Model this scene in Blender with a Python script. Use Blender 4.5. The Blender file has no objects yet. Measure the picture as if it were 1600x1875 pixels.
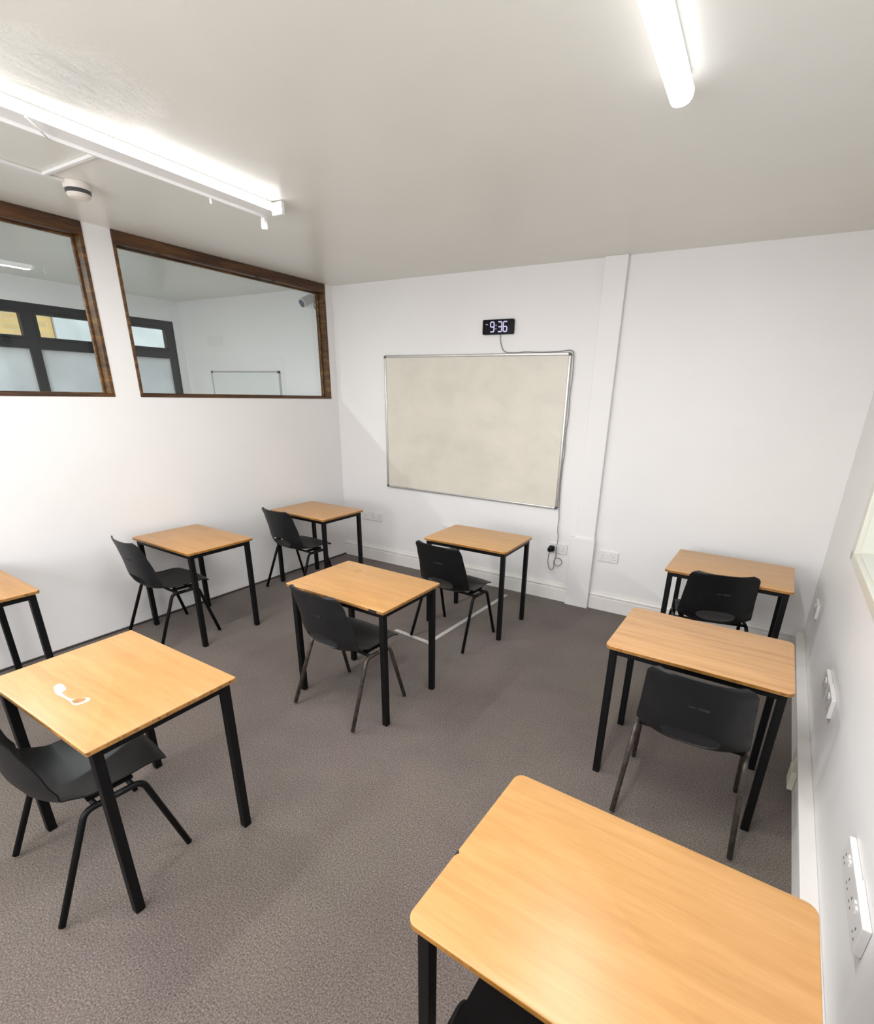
import bpy, bmesh, math, random
from mathutils import Vector, Matrix
random.seed(4)
PI = math.pi
SC = bpy.context.scene
COL = SC.collection

# ------------------------------------------------------------------ room constants
H = 2.734                       # ceiling height
W = 4.4743                      # width of the back wall
TL = math.tan(math.radians(1.4834))   # side walls run slightly off square
TR = math.tan(math.radians(2.0274))
YR = -5.7                       # rear wall
XA = -2.50                      # far wall of the adjoining room

# ------------------------------------------------------------------ materials
def new_mat(name):
    m = bpy.data.materials.new(name); m.use_nodes = True
    nt = m.node_tree; b = nt.nodes['Principled BSDF']
    return m, nt, b
def N(nt, t, **kw):
    n = nt.nodes.new(t)
    for k, v in kw.items():
        if k in n.inputs.keys(): n.inputs[k].default_value = v
        else: setattr(n, k, v)
    return n
def ramp(nt, stops):
    r = nt.nodes.new('ShaderNodeValToRGB'); e = r.color_ramp.elements
    while len(e) < len(stops): e.new(0.5)
    for i, (p, c) in enumerate(stops):
        e[i].position = p; e[i].color = (*c, 1)
    return r
def coords(nt, scale=(1, 1, 1)):
    tc = nt.nodes.new('ShaderNodeTexCoord'); mp = nt.nodes.new('ShaderNodeMapping')
    mp.inputs['Scale'].default_value = scale
    nt.links.new(tc.outputs['Object'], mp.inputs['Vector']); return mp
def plain(name, col, rough=.5, metal=0, spec=.5, noise=0.0, nscale=30, bump=0.0):
    m, nt, b = new_mat(name)
    b.inputs['Base Color'].default_value = (*col, 1); b.inputs['Roughness'].default_value = rough
    b.inputs['Metallic'].default_value = metal; b.inputs['Specular IOR Level'].default_value = spec
    mp = coords(nt); nz = N(nt, 'ShaderNodeTexNoise', Scale=nscale, Detail=4.0)
    nt.links.new(mp.outputs[0], nz.inputs['Vector'])
    if noise:
        r = ramp(nt, [(.3, tuple(c * (1 - noise) for c in col)), (.7, tuple(min(1, c * (1 + noise)) for c in col))])
        nt.links.new(nz.outputs['Fac'], r.inputs['Fac']); nt.links.new(r.outputs['Color'], b.inputs['Base Color'])
    if bump:
        bp = N(nt, 'ShaderNodeBump', Strength=bump, Distance=.002)
        nt.links.new(nz.outputs['Fac'], bp.inputs['Height']); nt.links.new(bp.outputs['Normal'], b.inputs['Normal'])
    return m
def emis(name, col, s):
    m, nt, b = new_mat(name)
    b.inputs['Base Color'].default_value = (.8, .8, .8, 1)
    b.inputs['Emission Color'].default_value = (*col, 1); b.inputs['Emission Strength'].default_value = s
    return m

def wall_mat(name, col, rough=.5, smudge=.03):
    m, nt, b = new_mat(name)
    b.inputs['Roughness'].default_value = rough; b.inputs['Specular IOR Level'].default_value = .4
    mp = coords(nt)
    n1 = N(nt, 'ShaderNodeTexNoise', Scale=1.3, Detail=5.0, Roughness=.6)
    n2 = N(nt, 'ShaderNodeTexNoise', Scale=60.0, Detail=4.0)
    n3 = N(nt, 'ShaderNodeTexNoise', Scale=4.0, Detail=3.0)
    for n in (n1, n2, n3): nt.links.new(mp.outputs[0], n.inputs['Vector'])
    r = ramp(nt, [(.3, tuple(c * (1 - smudge) for c in col)), (.6, col)])
    nt.links.new(n1.outputs['Fac'], r.inputs['Fac']); nt.links.new(r.outputs['Color'], b.inputs['Base Color'])
    b1 = N(nt, 'ShaderNodeBump', Strength=.12, Distance=.002); b2 = N(nt, 'ShaderNodeBump', Strength=.15, Distance=.012)
    nt.links.new(n2.outputs['Fac'], b1.inputs['Height']); nt.links.new(n3.outputs['Fac'], b2.inputs['Height'])
    nt.links.new(b2.outputs['Normal'], b1.inputs['Normal']); nt.links.new(b1.outputs['Normal'], b.inputs['Normal'])
    return m

def ceiling_mat():
    m, nt, b = new_mat('gloss_ceiling_paint')
    b.inputs['Roughness'].default_value = .30; b.inputs['Specular IOR Level'].default_value = .42
    mp = coords(nt)
    n1 = N(nt, 'ShaderNodeTexNoise', Scale=1.1, Detail=4.0)
    n2 = N(nt, 'ShaderNodeTexNoise', Scale=3.0, Detail=3.0)
    n3 = N(nt, 'ShaderNodeTexNoise', Scale=90.0, Detail=3.0)
    for n in (n1, n2, n3): nt.links.new(mp.outputs[0], n.inputs['Vector'])
    r = ramp(nt, [(.3, CEIL_A), (.7, CEIL_B)])
    nt.links.new(n1.outputs['Fac'], r.inputs['Fac']); nt.links.new(r.outputs['Color'], b.inputs['Base Color'])
    # patched, cracked plaster in one spot beside the long light
    vd = N(nt, 'ShaderNodeVectorMath', operation='DISTANCE'); vd.inputs[1].default_value = (1.64, -2.98, H)
    wob = N(nt, 'ShaderNodeTexNoise', Scale=5.0, Detail=4.0)
    nt.links.new(mp.outputs[0], wob.inputs['Vector'])
    wm = N(nt, 'ShaderNodeVectorMath', operation='MULTIPLY_ADD'); wm.inputs[1].default_value = (.22, .22, 0)
    nt.links.new(wob.outputs['Color'], wm.inputs[0]); nt.links.new(mp.outputs[0], wm.inputs[2])
    sb = N(nt, 'ShaderNodeVectorMath', operation='SUBTRACT'); sb.inputs[1].default_value = (.11, .11, 0)
    nt.links.new(wm.outputs[0], sb.inputs[0]); nt.links.new(sb.outputs[0], vd.inputs[0])
    mask = N(nt, 'ShaderNodeMapRange'); mask.inputs['From Min'].default_value = .30; mask.inputs['From Max'].default_value = .06
    nt.links.new(vd.outputs['Value'], mask.inputs['Value'])
    cr = N(nt, 'ShaderNodeTexNoise', Scale=16.0, Detail=7.0, Roughness=.72, Distortion=1.6)
    mp2 = coords(nt, (1.0, .45, 1)); nt.links.new(mp2.outputs[0], cr.inputs['Vector'])
    ml = N(nt, 'ShaderNodeMath', operation='MULTIPLY'); nt.links.new(mask.outputs[0], ml.inputs[0]); nt.links.new(cr.outputs['Fac'], ml.inputs[1])
    b1 = N(nt, 'ShaderNodeBump', Strength=.25, Distance=.02); nt.links.new(n2.outputs['Fac'], b1.inputs['Height'])
    b2 = N(nt, 'ShaderNodeBump', Strength=.15, Distance=.0015); nt.links.new(n3.outputs['Fac'], b2.inputs['Height'])
    b3 = N(nt, 'ShaderNodeBump', Strength=.75, Distance=.035); nt.links.new(ml.outputs[0], b3.inputs['Height'])
    nt.links.new(b1.outputs['Normal'], b2.inputs['Normal']); nt.links.new(b2.outputs['Normal'], b3.inputs['Normal'])
    nt.links.new(b3.outputs['Normal'], b.inputs['Normal'])
    return m

def carpet_mat():
    m, nt, b = new_mat('grey_brown_carpet')
    b.inputs['Roughness'].default_value = .95; b.inputs['Specular IOR Level'].default_value = .1
    b.inputs['Sheen Weight'].default_value = .15
    mp = coords(nt)
    f1 = N(nt, 'ShaderNodeTexNoise', Scale=165.0, Detail=3.0, Roughness=.75)
    f2 = N(nt, 'ShaderNodeTexNoise', Scale=2.2, Detail=5.0, Roughness=.6)
    f3 = N(nt, 'ShaderNodeTexNoise', Scale=1.0, Detail=4.0)
    for n in (f1, f2, f3): nt.links.new(mp.outputs[0], n.inputs['Vector'])
    r1 = ramp(nt, [(.30, CARP_A), (.48, CARP_B), (.62, CARP_C), (.78, CARP_D)])
    nt.links.new(f1.outputs['Fac'], r1.inputs['Fac'])
    r2 = ramp(nt, [(.3, (.86, .84, .86)), (.55, (1, 1, 1)), (.75, (1.05, 1.03, 1.0))])
    nt.links.new(f2.outputs['Fac'], r2.inputs['Fac'])
    r3 = ramp(nt, [(.35, (.99, 1.0, .95)), (.65, (1.03, .97, 1.0))])
    nt.links.new(f3.outputs['Fac'], r3.inputs['Fac'])
    m1 = N(nt, 'ShaderNodeMix', data_type='RGBA', blend_type='MULTIPLY'); m1.inputs['Factor'].default_value = 1
    m2 = N(nt, 'ShaderNodeMix', data_type='RGBA', blend_type='MULTIPLY'); m2.inputs['Factor'].default_value = 1
    nt.links.new(r1.outputs['Color'], m1.inputs[6]); nt.links.new(r2.outputs['Color'], m1.inputs[7])
    nt.links.new(m1.outputs[2], m2.inputs[6]); nt.links.new(r3.outputs['Color'], m2.inputs[7])
    nt.links.new(m2.outputs[2], b.inputs['Base Color'])
    bp = N(nt, 'ShaderNodeBump', Strength=.5, Distance=.003); nt.links.new(f1.outputs['Fac'], bp.inputs['Height'])
    nt.links.new(bp.outputs['Normal'], b.inputs['Normal'])
    return m

def wood_mat(name, dark, mid, light, gs=1.0, rough=.38, coord_scale=(1.2, 14, 14), spec=.5):
    m, nt, b = new_mat(name)
    b.inputs['Roughness'].default_value = rough; b.inputs['Specular IOR Level'].default_value = spec
    oi = nt.nodes.new('ShaderNodeObjectInfo')
    tc = nt.nodes.new('ShaderNodeTexCoord'); ad = N(nt, 'ShaderNodeVectorMath', operation='MULTIPLY_ADD')
    ad.inputs[1].default_value = (7, 7, 7)
    nt.links.new(oi.outputs['Random'], ad.inputs[0]); nt.links.new(tc.outputs['Object'], ad.inputs[2])
    mp = nt.nodes.new('ShaderNodeMapping'); mp.inputs['Scale'].default_value = coord_scale
    nt.links.new(ad.outputs[0], mp.inputs['Vector'])
    n1 = N(nt, 'ShaderNodeTexNoise', Scale=1.5 * gs, Detail=6.0, Roughness=.6, Distortion=.6)
    n2 = N(nt, 'ShaderNodeTexNoise', Scale=9.0 * gs, Detail=4.0)
    for n in (n1, n2): nt.links.new(mp.outputs[0], n.inputs['Vector'])
    mx = N(nt, 'ShaderNodeMath', operation='MULTIPLY_ADD'); mx.inputs[1].default_value = .3
    nt.links.new(n2.outputs['Fac'], mx.inputs[0])
    sc = N(nt, 'ShaderNodeMath', operation='MULTIPLY'); sc.inputs[1].default_value = .7
    nt.links.new(n1.outputs['Fac'], sc.inputs[0]); nt.links.new(sc.outputs[0], mx.inputs[2])
    r = ramp(nt, [(.34, dark), (.5, mid), (.66, light)])
    nt.links.new(mx.outputs[0], r.inputs['Fac']); nt.links.new(r.outputs['Color'], b.inputs['Base Color'])
    bp = N(nt, 'ShaderNodeBump', Strength=.04, Distance=.001); nt.links.new(n2.outputs['Fac'], bp.inputs['Height'])
    nt.links.new(bp.outputs['Normal'], b.inputs['Normal'])
    return m

def glass_mat(name, tint, streak=0.0):
    m = bpy.data.materials.new(name); m.use_nodes = True; nt = m.node_tree
    nt.nodes.remove(nt.nodes['Principled BSDF']); out = nt.nodes['Material Output']
    tr = N(nt, 'ShaderNodeBsdfTransparent'); tr.inputs['Color'].default_value = (*tint, 1)
    gl = N(nt, 'ShaderNodeBsdfGlossy'); gl.inputs['Roughness'].default_value = 0.0
    lw = N(nt, 'ShaderNodeLayerWeight'); lw.inputs['Blend'].default_value = .5; mx = N(nt, 'ShaderNodeMixShader')
    pw = N(nt, 'ShaderNodeMath', operation='POWER'); pw.inputs[1].default_value = 5.0; nt.links.new(lw.outputs['Facing'], pw.inputs[0])
    fr = N(nt, 'ShaderNodeMath', operation='MULTIPLY_ADD'); fr.inputs[1].default_value = .96; fr.inputs[2].default_value = .035
    nt.links.new(pw.outputs[0], fr.inputs[0])
    nt.links.new(fr.outputs[0], mx.inputs[0]); nt.links.new(tr.outputs[0], mx.inputs[1]); nt.links.new(gl.outputs[0], mx.inputs[2])
    nt.links.new(mx.outputs[0], out.inputs['Surface'])
    return m
def frosted_mat(name, col):
    m = bpy.data.materials.new(name); m.use_nodes = True; nt = m.node_tree
    nt.nodes.remove(nt.nodes['Principled BSDF']); out = nt.nodes['Material Output']
    tl = N(nt, 'ShaderNodeBsdfTranslucent'); df = N(nt, 'ShaderNodeBsdfDiffuse')
    mp = coords(nt); nz = N(nt, 'ShaderNodeTexNoise', Scale=3.0, Detail=5.0); nt.links.new(mp.outputs[0], nz.inputs['Vector'])
    r = ramp(nt, [(.3, tuple(c * .85 for c in col)), (.7, col)]); nt.links.new(nz.outputs['Fac'], r.inputs['Fac'])
    nt.links.new(r.outputs['Color'], tl.inputs['Color']); nt.links.new(r.outputs['Color'], df.inputs['Color'])
    mx = N(nt, 'ShaderNodeMixShader'); mx.inputs[0].default_value = .35
    nt.links.new(tl.outputs[0], mx.inputs[1]); nt.links.new(df.outputs[0], mx.inputs[2]); nt.links.new(mx.outputs[0], out.inputs['Surface'])
    return m
def brick_mat():
    m, nt, b = new_mat('yellow_stock_brick'); b.inputs['Roughness'].default_value = .9
    tc = nt.nodes.new('ShaderNodeTexCoord'); sx = nt.nodes.new('ShaderNodeSeparateXYZ'); cx = nt.nodes.new('ShaderNodeCombineXYZ')
    nt.links.new(tc.outputs['Object'], sx.inputs[0]); nt.links.new(sx.outputs['Y'], cx.inputs['X']); nt.links.new(sx.outputs['Z'], cx.inputs['Y'])
    br = nt.nodes.new('ShaderNodeTexBrick'); nt.links.new(cx.outputs[0], br.inputs['Vector'])
    br.inputs['Scale'].default_value = 1.0; br.inputs['Brick Width'].default_value = .225; br.inputs['Row Height'].default_value = .075
    br.inputs['Mortar Size'].default_value = .006
    br.inputs['Color1'].default_value = (.66, .42, .14, 1); br.inputs['Color2'].default_value = (.52, .33, .12, 1); br.inputs['Mortar'].default_value = (.5, .4, .25, 1)
    nt.links.new(br.outputs['Color'], b.inputs['Base Color']); return m

P_FILL = 68
P_LEFT, P_RIGHT, P_REAR, P_ADJ = 22, 22, 10, 105
CEIL_A, CEIL_B = (.745, .735, .68), (.785, .775, .72)
CARP_A, CARP_B, CARP_C, CARP_D = (.042, .034, .030), (.120, .101, .090), (.190, .163, .146), (.35, .31, .28)
M = {}
M['wall'] = wall_mat('white_wall_paint', (.80, .784, .778), .5)
M['wall_side'] = wall_mat('white_satin_wall_paint', (.80, .784, .778), .38)
M['wall_far'] = wall_mat('adjoining_wall_paint', (.78, .78, .77), .55)
M['ceiling'] = ceiling_mat()
M['carpet'] = carpet_mat()
M['skirt'] = plain('white_gloss_skirting_paint', (.78, .755, .73), .35, noise=.02, nscale=8)
M['cream'] = plain('cream_gloss_paint', (.64, .625, .54), .3, noise=.02, nscale=6)
M['pipe_cream'] = plain('cream_pipe_paint', (.62, .57, .48), .45, noise=.08, nscale=9)
M['dark_strip'] = plain('dark_edge_strip', (.045, .04, .038), .8, noise=.2)
M['frame_wood'] = wood_mat('dark_stained_wood', (.018, .007, .002), (.085, .036, .007), (.22, .11, .024), 1.0, .38, (3, 3, 20))
M['frame_wood_h'] = wood_mat('dark_stained_wood_rail', (.018, .007, .002), (.06, .022, .005), (.12, .05, .012), 1.0, .4, (20, 1.5, 20))
M['beech'] = wood_mat('beech_laminate', (.43, .220, .073), (.49, .258, .090), (.54, .295, .113), 1.0, .36)
M['beech_fine'] = wood_mat('beech_laminate_striped', (.42, .218, .088), (.53, .295, .130), (.58, .335, .158), 1.7, .40, (.7, 17, 17))
M['beech_lifted'] = wood_mat('beech_laminate_lifted', (.50, .275, .108), (.57, .320, .132), (.62, .360, .158), 1.2, .38)  # same beech painted lighter for the far tables, offsetting the weaker light there
M['lip'] = wood_mat('varnished_table_edge', (.17, .068, .010), (.30, .130, .022), (.38, .175, .036), 1.0, .4, (14, 14, 6))
M['lip_worn'] = wood_mat('worn_table_edge', (.10, .04, .010), (.28, .125, .028), (.42, .22, .065), 3.0, .6, (12, 12, 8))
M['black'] = plain('black_painted_steel', (.003, .003, .0034), .5, spec=.2, noise=.25, nscale=40)
M['worn'] = plain('worn_grey_brown_steel', (.085, .072, .06), .38, metal=.55, noise=.45, nscale=35)
M['plastic'] = plain('charcoal_polypropylene', (.0105, .0105, .0115), .42, spec=.3, noise=.12, nscale=9, bump=.05)
M['plastic_black'] = plain('black_polypropylene', (.0055, .0055, .006), .4, spec=.28, noise=.15, nscale=9, bump=.05)
M['mark'] = plain('pressed_black_mark', (.006, .006, .007), .6)
M['alu'] = plain('brushed_aluminium', (.56, .55, .53), .35, metal=.7, noise=.05)
M['board'] = None
M['cap'] = plain('dark_grey_corner_plastic', (.06, .06, .065), .4)
M['white_plastic'] = plain('white_socket_plastic', (.74, .72, .715), .35)
M['hole'] = plain('socket_slot_dark', (.10, .09, .09), .6)
M['switch'] = plain('white_rocker_plastic', (.84, .83, .82), .3)
M['clock_black'] = plain('black_clock_gloss', (.004, .004, .007), .45, spec=.15)
M['led'] = emis('lavender_white_led', (.74, .68, 1.0), .62); M['led'].node_tree.nodes['Principled BSDF'].inputs['Base Color'].default_value = (.08, .08, .12, 1)
M['cable'] = plain('grey_cable_sheath', (.16, .16, .165), .5)
M['cable_dark'] = plain('dark_cable_sheath', (.03, .03, .03), .5)
M['tube'] = emis('lit_fluorescent_tube', (1.0, .99, .985), 2.8)
M['diffuser'] = emis('lit_led_diffuser', (.97, .97, 1.0), 2.8)
M['fitting'] = plain('white_enamelled_steel', (.80, .79, .78), .35)
M['detector'] = plain('aged_white_plastic', (.74, .68, .62), .45)
M['tape'] = plain('silver_grey_tape', (.46, .44, .43), .45, noise=.1, nscale=25)
M['peel'] = plain('exposed_white_backing', (.60, .55, .48), .7, noise=.12, nscale=60)
M['peel_brown'] = plain('exposed_brown_core', (.36, .17, .06), .7, noise=.25, nscale=60)
M['scuff'] = plain('brown_scuff', (.40, .21, .07), .6, noise=.3, nscale=80)
M['char_frame'] = plain('charcoal_window_paint', (.012, .014, .018), .5, spec=.3, noise=.15)
M['glass'] = glass_mat('clear_partition_glass', (.95, .97, .965))
M['glass_out'] = glass_mat('clear_window_glass', (.93, .95, .95))
M['frost'] = frosted_mat('obscured_glass', (.80, .84, .88))
M['brick'] = brick_mat()
M['render_grey'] = plain('grey_cement_render', (.50, .49, .46), .9, noise=.12, nscale=3)
M['metal_latch'] = plain('pale_latch_metal', (.55, .55, .52), .4, metal=.5)

def board_mat():
    m, nt, b = new_mat('smudged_cream_whiteboard'); b.inputs['Roughness'].default_value = .38
    mp = coords(nt, (1, 1, 1.4)); n1 = N(nt, 'ShaderNodeTexNoise', Scale=2.4, Detail=6.0, Roughness=.62, Distortion=.3)
    nt.links.new(mp.outputs[0], n1.inputs['Vector'])
    r = ramp(nt, [(.30, (.59, .57, .495)), (.50, (.655, .62, .54)), (.68, (.69, .65, .565))])
    nt.links.new(n1.outputs['Fac'], r.inputs['Fac']); nt.links.new(r.outputs['Color'], b.inputs['Base Color']); return m
M['board'] = board_mat()

# ------------------------------------------------------------------ mesh helpers
class MB:
    def __init__(s): s.bm = bmesh.new()
    def box(s, x0, x1, y0, y1, z0, z1, f=None, mi=0):
        f = f or (lambda x, y, z: (x, y, z))
        v = [s.bm.verts.new(f(x, y, z)) for z in (z0, z1) for y in (y0, y1) for x in (x0, x1)]
        for a in ((0, 2, 3, 1), (4, 5, 7, 6), (0, 1, 5, 4), (2, 6, 7, 3), (0, 4, 6, 2), (1, 3, 7, 5)):
            fc = s.bm.faces.new([v[i] for i in a]); fc.material_index = mi
        return s
    def prism(s, poly, a0, a1, axis='z', f=None, mi=0, mi_side=None):
        """poly of 2D points extruded along axis; for x: poly=(y,z), y: (x,z), z: (x,y)"""
        f = f or (lambda x, y, z: (x, y, z))
        def P(p, a):
            return f(*{'z': (p[0], p[1], a), 'x': (a, p[0], p[1]), 'y': (p[0], a, p[1])}[axis])
        lo = [s.bm.verts.new(P(p, a0)) for p in poly]; hi = [s.bm.verts.new(P(p, a1)) for p in poly]
        n = len(poly)
        s.bm.faces.new(lo[::-1]).material_index = mi; s.bm.faces.new(hi).material_index = mi
        for i in range(n):
            j = (i + 1) % n
            s.bm.faces.new((lo[i], lo[j], hi[j], hi[i])).material_index = mi if mi_side is None else mi_side
        return s
    def tube(s, pts, r, seg=12, cap=True, mi=0):
        pts = [Vector(p) for p in pts]; rings = []
        t0 = (pts[1] - pts[0]).normalized()
        u = t0.orthogonal().normalized()
        for i, p in enumerate(pts):
            if i == 0: t = t0
            elif i == len(pts) - 1: t = (pts[-1] - pts[-2]).normalized()
            else: t = ((pts[i] - pts[i - 1]).normalized() + (pts[i + 1] - pts[i]).normalized()).normalized()
            u = (u - t * u.dot(t)).normalized(); w = t.cross(u)
            rings.append([s.bm.verts.new(p + (u * math.cos(a) + w * math.sin(a)) * r) for a in [2 * PI * k / seg for k in range(seg)]])
        for a, b in zip(rings, rings[1:]):
            for k in range(seg):
                fc = s.bm.faces.new((a[k], a[(k + 1) % seg], b[(k + 1) % seg], b[k])); fc.smooth = True; fc.material_index = mi
        if cap:
            s.bm.faces.new(rings[0][::-1]); s.bm.faces.new(rings[-1])
        return s
    def lathe(s, prof, c, seg=32, axis='z', mi=0):
        """prof: (r, h) list; rotates about a line through c"""
        rings = []
        for r, h in prof:
            ring = []
            for k in range(seg):
                a = 2 * PI * k / seg; x, y = r * math.cos(a), r * math.sin(a)
                o = {'z': (x, y, h), 'y': (x, h, y), 'x': (h, x, y)}[axis]
                ring.append(s.bm.verts.new((c[0] + o[0], c[1] + o[1], c[2] + o[2])))
            rings.append(ring)
        for a, b in zip(rings, rings[1:]):
            for k in range(seg):
                fc = s.bm.faces.new((a[k], a[(k + 1) % seg], b[(k + 1) % seg], b[k])); fc.material_index = mi
        s.bm.faces.new(rings[0][::-1]).material_index = mi; s.bm.faces.new(rings[-1]).material_index = mi
        return s
    def build(s, name, mats, parent=None, bevel=0, bseg=2, smooth=None, loc=None):
        bmesh.ops.recalc_face_normals(s.bm, faces=s.bm.faces)
        if bevel:
            ed = [e for e in s.bm.edges if len(e.link_faces) == 2 and e.calc_face_angle(0) > .6]
            bmesh.ops.bevel(s.bm, geom=ed, offset=bevel, segments=bseg, profile=.5, affect='EDGES', clamp_overlap=True)
        me = bpy.data.meshes.new(name); s.bm.to_mesh(me); s.bm.free()
        if smooth is not None:
            for p in me.polygons: p.use_smooth = True
            me.set_sharp_from_angle(angle=math.radians(smooth))
        for m in (mats if isinstance(mats, (list, tuple)) else [mats]): me.materials.append(m)
        o = bpy.data.objects.new(name, me); COL.objects.link(o)
        if parent: o.parent = parent
        if loc: o.location = loc
        return o
def tag(o, label, cat, group=None, kind=None):
    if label: o['label'] = label
    if cat: o['category'] = cat
    if group: o['group'] = group
    if kind: o['kind'] = kind
    return o
def empty(name, loc=(0, 0, 0), rz=0):
    o = bpy.data.objects.new(name, None); o.empty_display_size = .1; COL.objects.link(o)
    o.location = loc; o.rotation_euler = (0, 0, rz); return o
def struct(o, label=None):
    o['kind'] = 'structure'
    if label: o['label'] = label; o['category'] = o.name.split('_')[0]
    return o
def rrect(w, d, r, n=6, cx=0, cy=0):
    pts = []
    for sx, sy, a0 in ((1, 1, 0), (-1, 1, 90), (-1, -1, 180), (1, -1, 270)):
        for k in range(n + 1):
            a = math.radians(a0 + 90 * k / n)
            pts.append((cx + sx * (w / 2 - r) + r * math.cos(a), cy + sy * (d / 2 - r) + r * math.sin(a)))
    return pts
def fillet(pts, r, n=6):
    pts = [Vector(p) for p in pts]; out = [pts[0]]
    rs = r if isinstance(r, (list, tuple)) else [r] * (len(pts) - 2)
    for i in range(1, len(pts) - 1):
        a, b, c = pts[i - 1], pts[i], pts[i + 1]; u = (a - b).normalized(); v = (c - b).normalized()
        ang = u.angle(v); t = min(rs[i - 1] / math.tan(ang / 2), (a - b).length * .49, (c - b).length * .49)
        p0, p1 = b + u * t, b + v * t
        for k in range(n + 1):
            s = k / n; out.append(p0 * (1 - s) ** 2 + b * 2 * s * (1 - s) + p1 * s * s)
    out.append(pts[-1]); return out
def spline(pts, n=8):
    P = [Vector(p) for p in pts]; P = [P[0] * 2 - P[1]] + P + [P[-1] * 2 - P[-2]]; out = []
    for i in range(1, len(P) - 2):
        a, b, c, d = P[i - 1:i + 3]
        for k in range(n):
            t = k / n
            out.append(.5 * ((2 * b) + (c - a) * t + (2 * a - 5 * b + 4 * c - d) * t * t + (3 * b - a - 3 * c + d) * t ** 3))
    out.append(P[-2]); return out

LW = lambda x, y, z: (x + y * TL, y, z)          # frame of the left partition (x = 0 is its room face)
RW = lambda x, y, z: (W + y * TR - x, y, z)      # frame of the right wall (x = distance out from the wall)

# ------------------------------------------------------------------ the setting
struct(MB().box(XA - .3, W + .2, YR - .1, .2, -.12, 0).build('floor', M['carpet']))
struct(MB().box(XA - .3, W + .2, YR - .1, .2, H, H + .12).build('ceiling', M['ceiling']))
struct(MB().box(XA - .3, W + .2, 0, .14, 0, H).build('wall_back', M['wall']))
struct(MB().box(XA - .3, W + .2, YR - .14, YR, 0, H).build('wall_rear', M['wall']))

W2 = (-2.004, -.1014); W1 = (-4.35, -2.1756); WZ = 1.695
w = MB()
w.box(-.11, 0, YR, 0, 0, WZ, LW)
for a, b in ((W2[1], 0), (W1[1], W2[0]), (YR, W1[0])): w.box(-.11, 0, a, b, WZ, H, LW)
struct(w.build('wall_left', M['wall_side']))

# right wall with an opening for a white-framed window
RZ0, RZ1, RY1, RY0 = 1.105, 2.25, -1.285, -3.6
w = MB()
w.box(-.22, 0, YR, 0, 0, RZ0, RW); w.box(-.22, 0, YR, 0, RZ1, H, RW)
w.box(-.22, 0, RY1, 0, RZ0, RZ1, RW); w.box(-.22, 0, YR, RY0, RZ0, RZ1, RW)
struct(w.build('wall_right', M['wall_side']))
e = empty('window_3', RW(0, RY1, RZ0)); e['kind'] = 'structure'
off = Vector(e.location)
RWl = lambda x, y, z: tuple(Vector(RW(x, y, z)) - off)
t = MB()
aw = .085
t.box(-.005, .022, RY0 - aw, RY1 + aw, RZ0 - .045, RZ0 + .004, RWl); t.box(-.005, .022, RY0 - aw, RY1 + aw, RZ1, RZ1 + aw, RWl)
t.box(-.005, .022, RY1 - .004, RY1 + aw, RZ0 - .045, RZ1 + aw, RWl); t.box(-.005, .022, RY0 - aw, RY0, RZ0 - .045, RZ1 + aw, RWl)
t.build('window_frame', M['cream'], e, bevel=.004)
t = MB()
t.box(-.20, 0, RY0, RY1, RZ0 - .002, RZ0 + .012, RWl); t.box(-.20, 0, RY1 - .012, RY1 + .002, RZ0, RZ1, RWl)
t.box(-.20, 0, RY0 - .002, RY0 + .012, RZ0, RZ1, RWl); t.box(-.20, 0, RY0, RY1, RZ1 - .012, RZ1 + .002, RWl)
t.build('window_sill', M['cream'], e, bevel=.002)
MB().box(-.17, -.16, RY0, RY1, RZ0, RZ1, RWl).build('window_pane', M['frost'], e)

# partition windows in dark stained wood
def part_window(name, y0, y1):
    e = empty(name, LW(0, y0, WZ)); e['kind'] = 'structure'; off = Vector(e.location)
    f = lambda x, y, z: tuple(Vector(LW(x, y, z)) - off)
    fr = MB(); zt = H - .002
    fr.box(-.11, .008, y0, y1, zt - .075, zt, f); fr.build('frame_head', M['frame_wood_h'], e, bevel=.004)
    fr = MB(); fr.box(-.11, .006, y0, y1, WZ, WZ + .02, f); fr.build('frame_sill', M['frame_wood_h'], e, bevel=.003)
    fr = MB(); fr.box(-.11, .006, y0, y0 + .022, WZ + .02, zt - .075, f); fr.build('frame_jamb', M['frame_wood'], e, bevel=.003)
    fr = MB(); fr.box(-.11, .006, y1 - .024, y1, WZ + .02, zt - .075, f); fr.build('frame_jamb', M['frame_wood'], e, bevel=.003)
    b = MB()
    b.box(-.08, -.06, y0 + .022, y0 + .034, WZ + .02, zt - .075, f); b.box(-.08, -.06, y1 - .038, y1 - .024, WZ + .02, zt - .075, f)
    b.box(-.08, -.06, y0 + .034, y1 - .038, WZ + .02, WZ + .028, f); b.box(-.08, -.06, y0 + .034, y1 - .038, zt - .087, zt - .075, f)
    b.build('glazing_bead', M['frame_wood'], e, bevel=.002)
    MB().box(-.088, -.082, y0 + .02, y1 - .022, WZ + .018, zt - .074, f).build('glass_pane', M['glass'], e)
part_window('window_1', *W1)
part_window('window_2', *W2)

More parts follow.
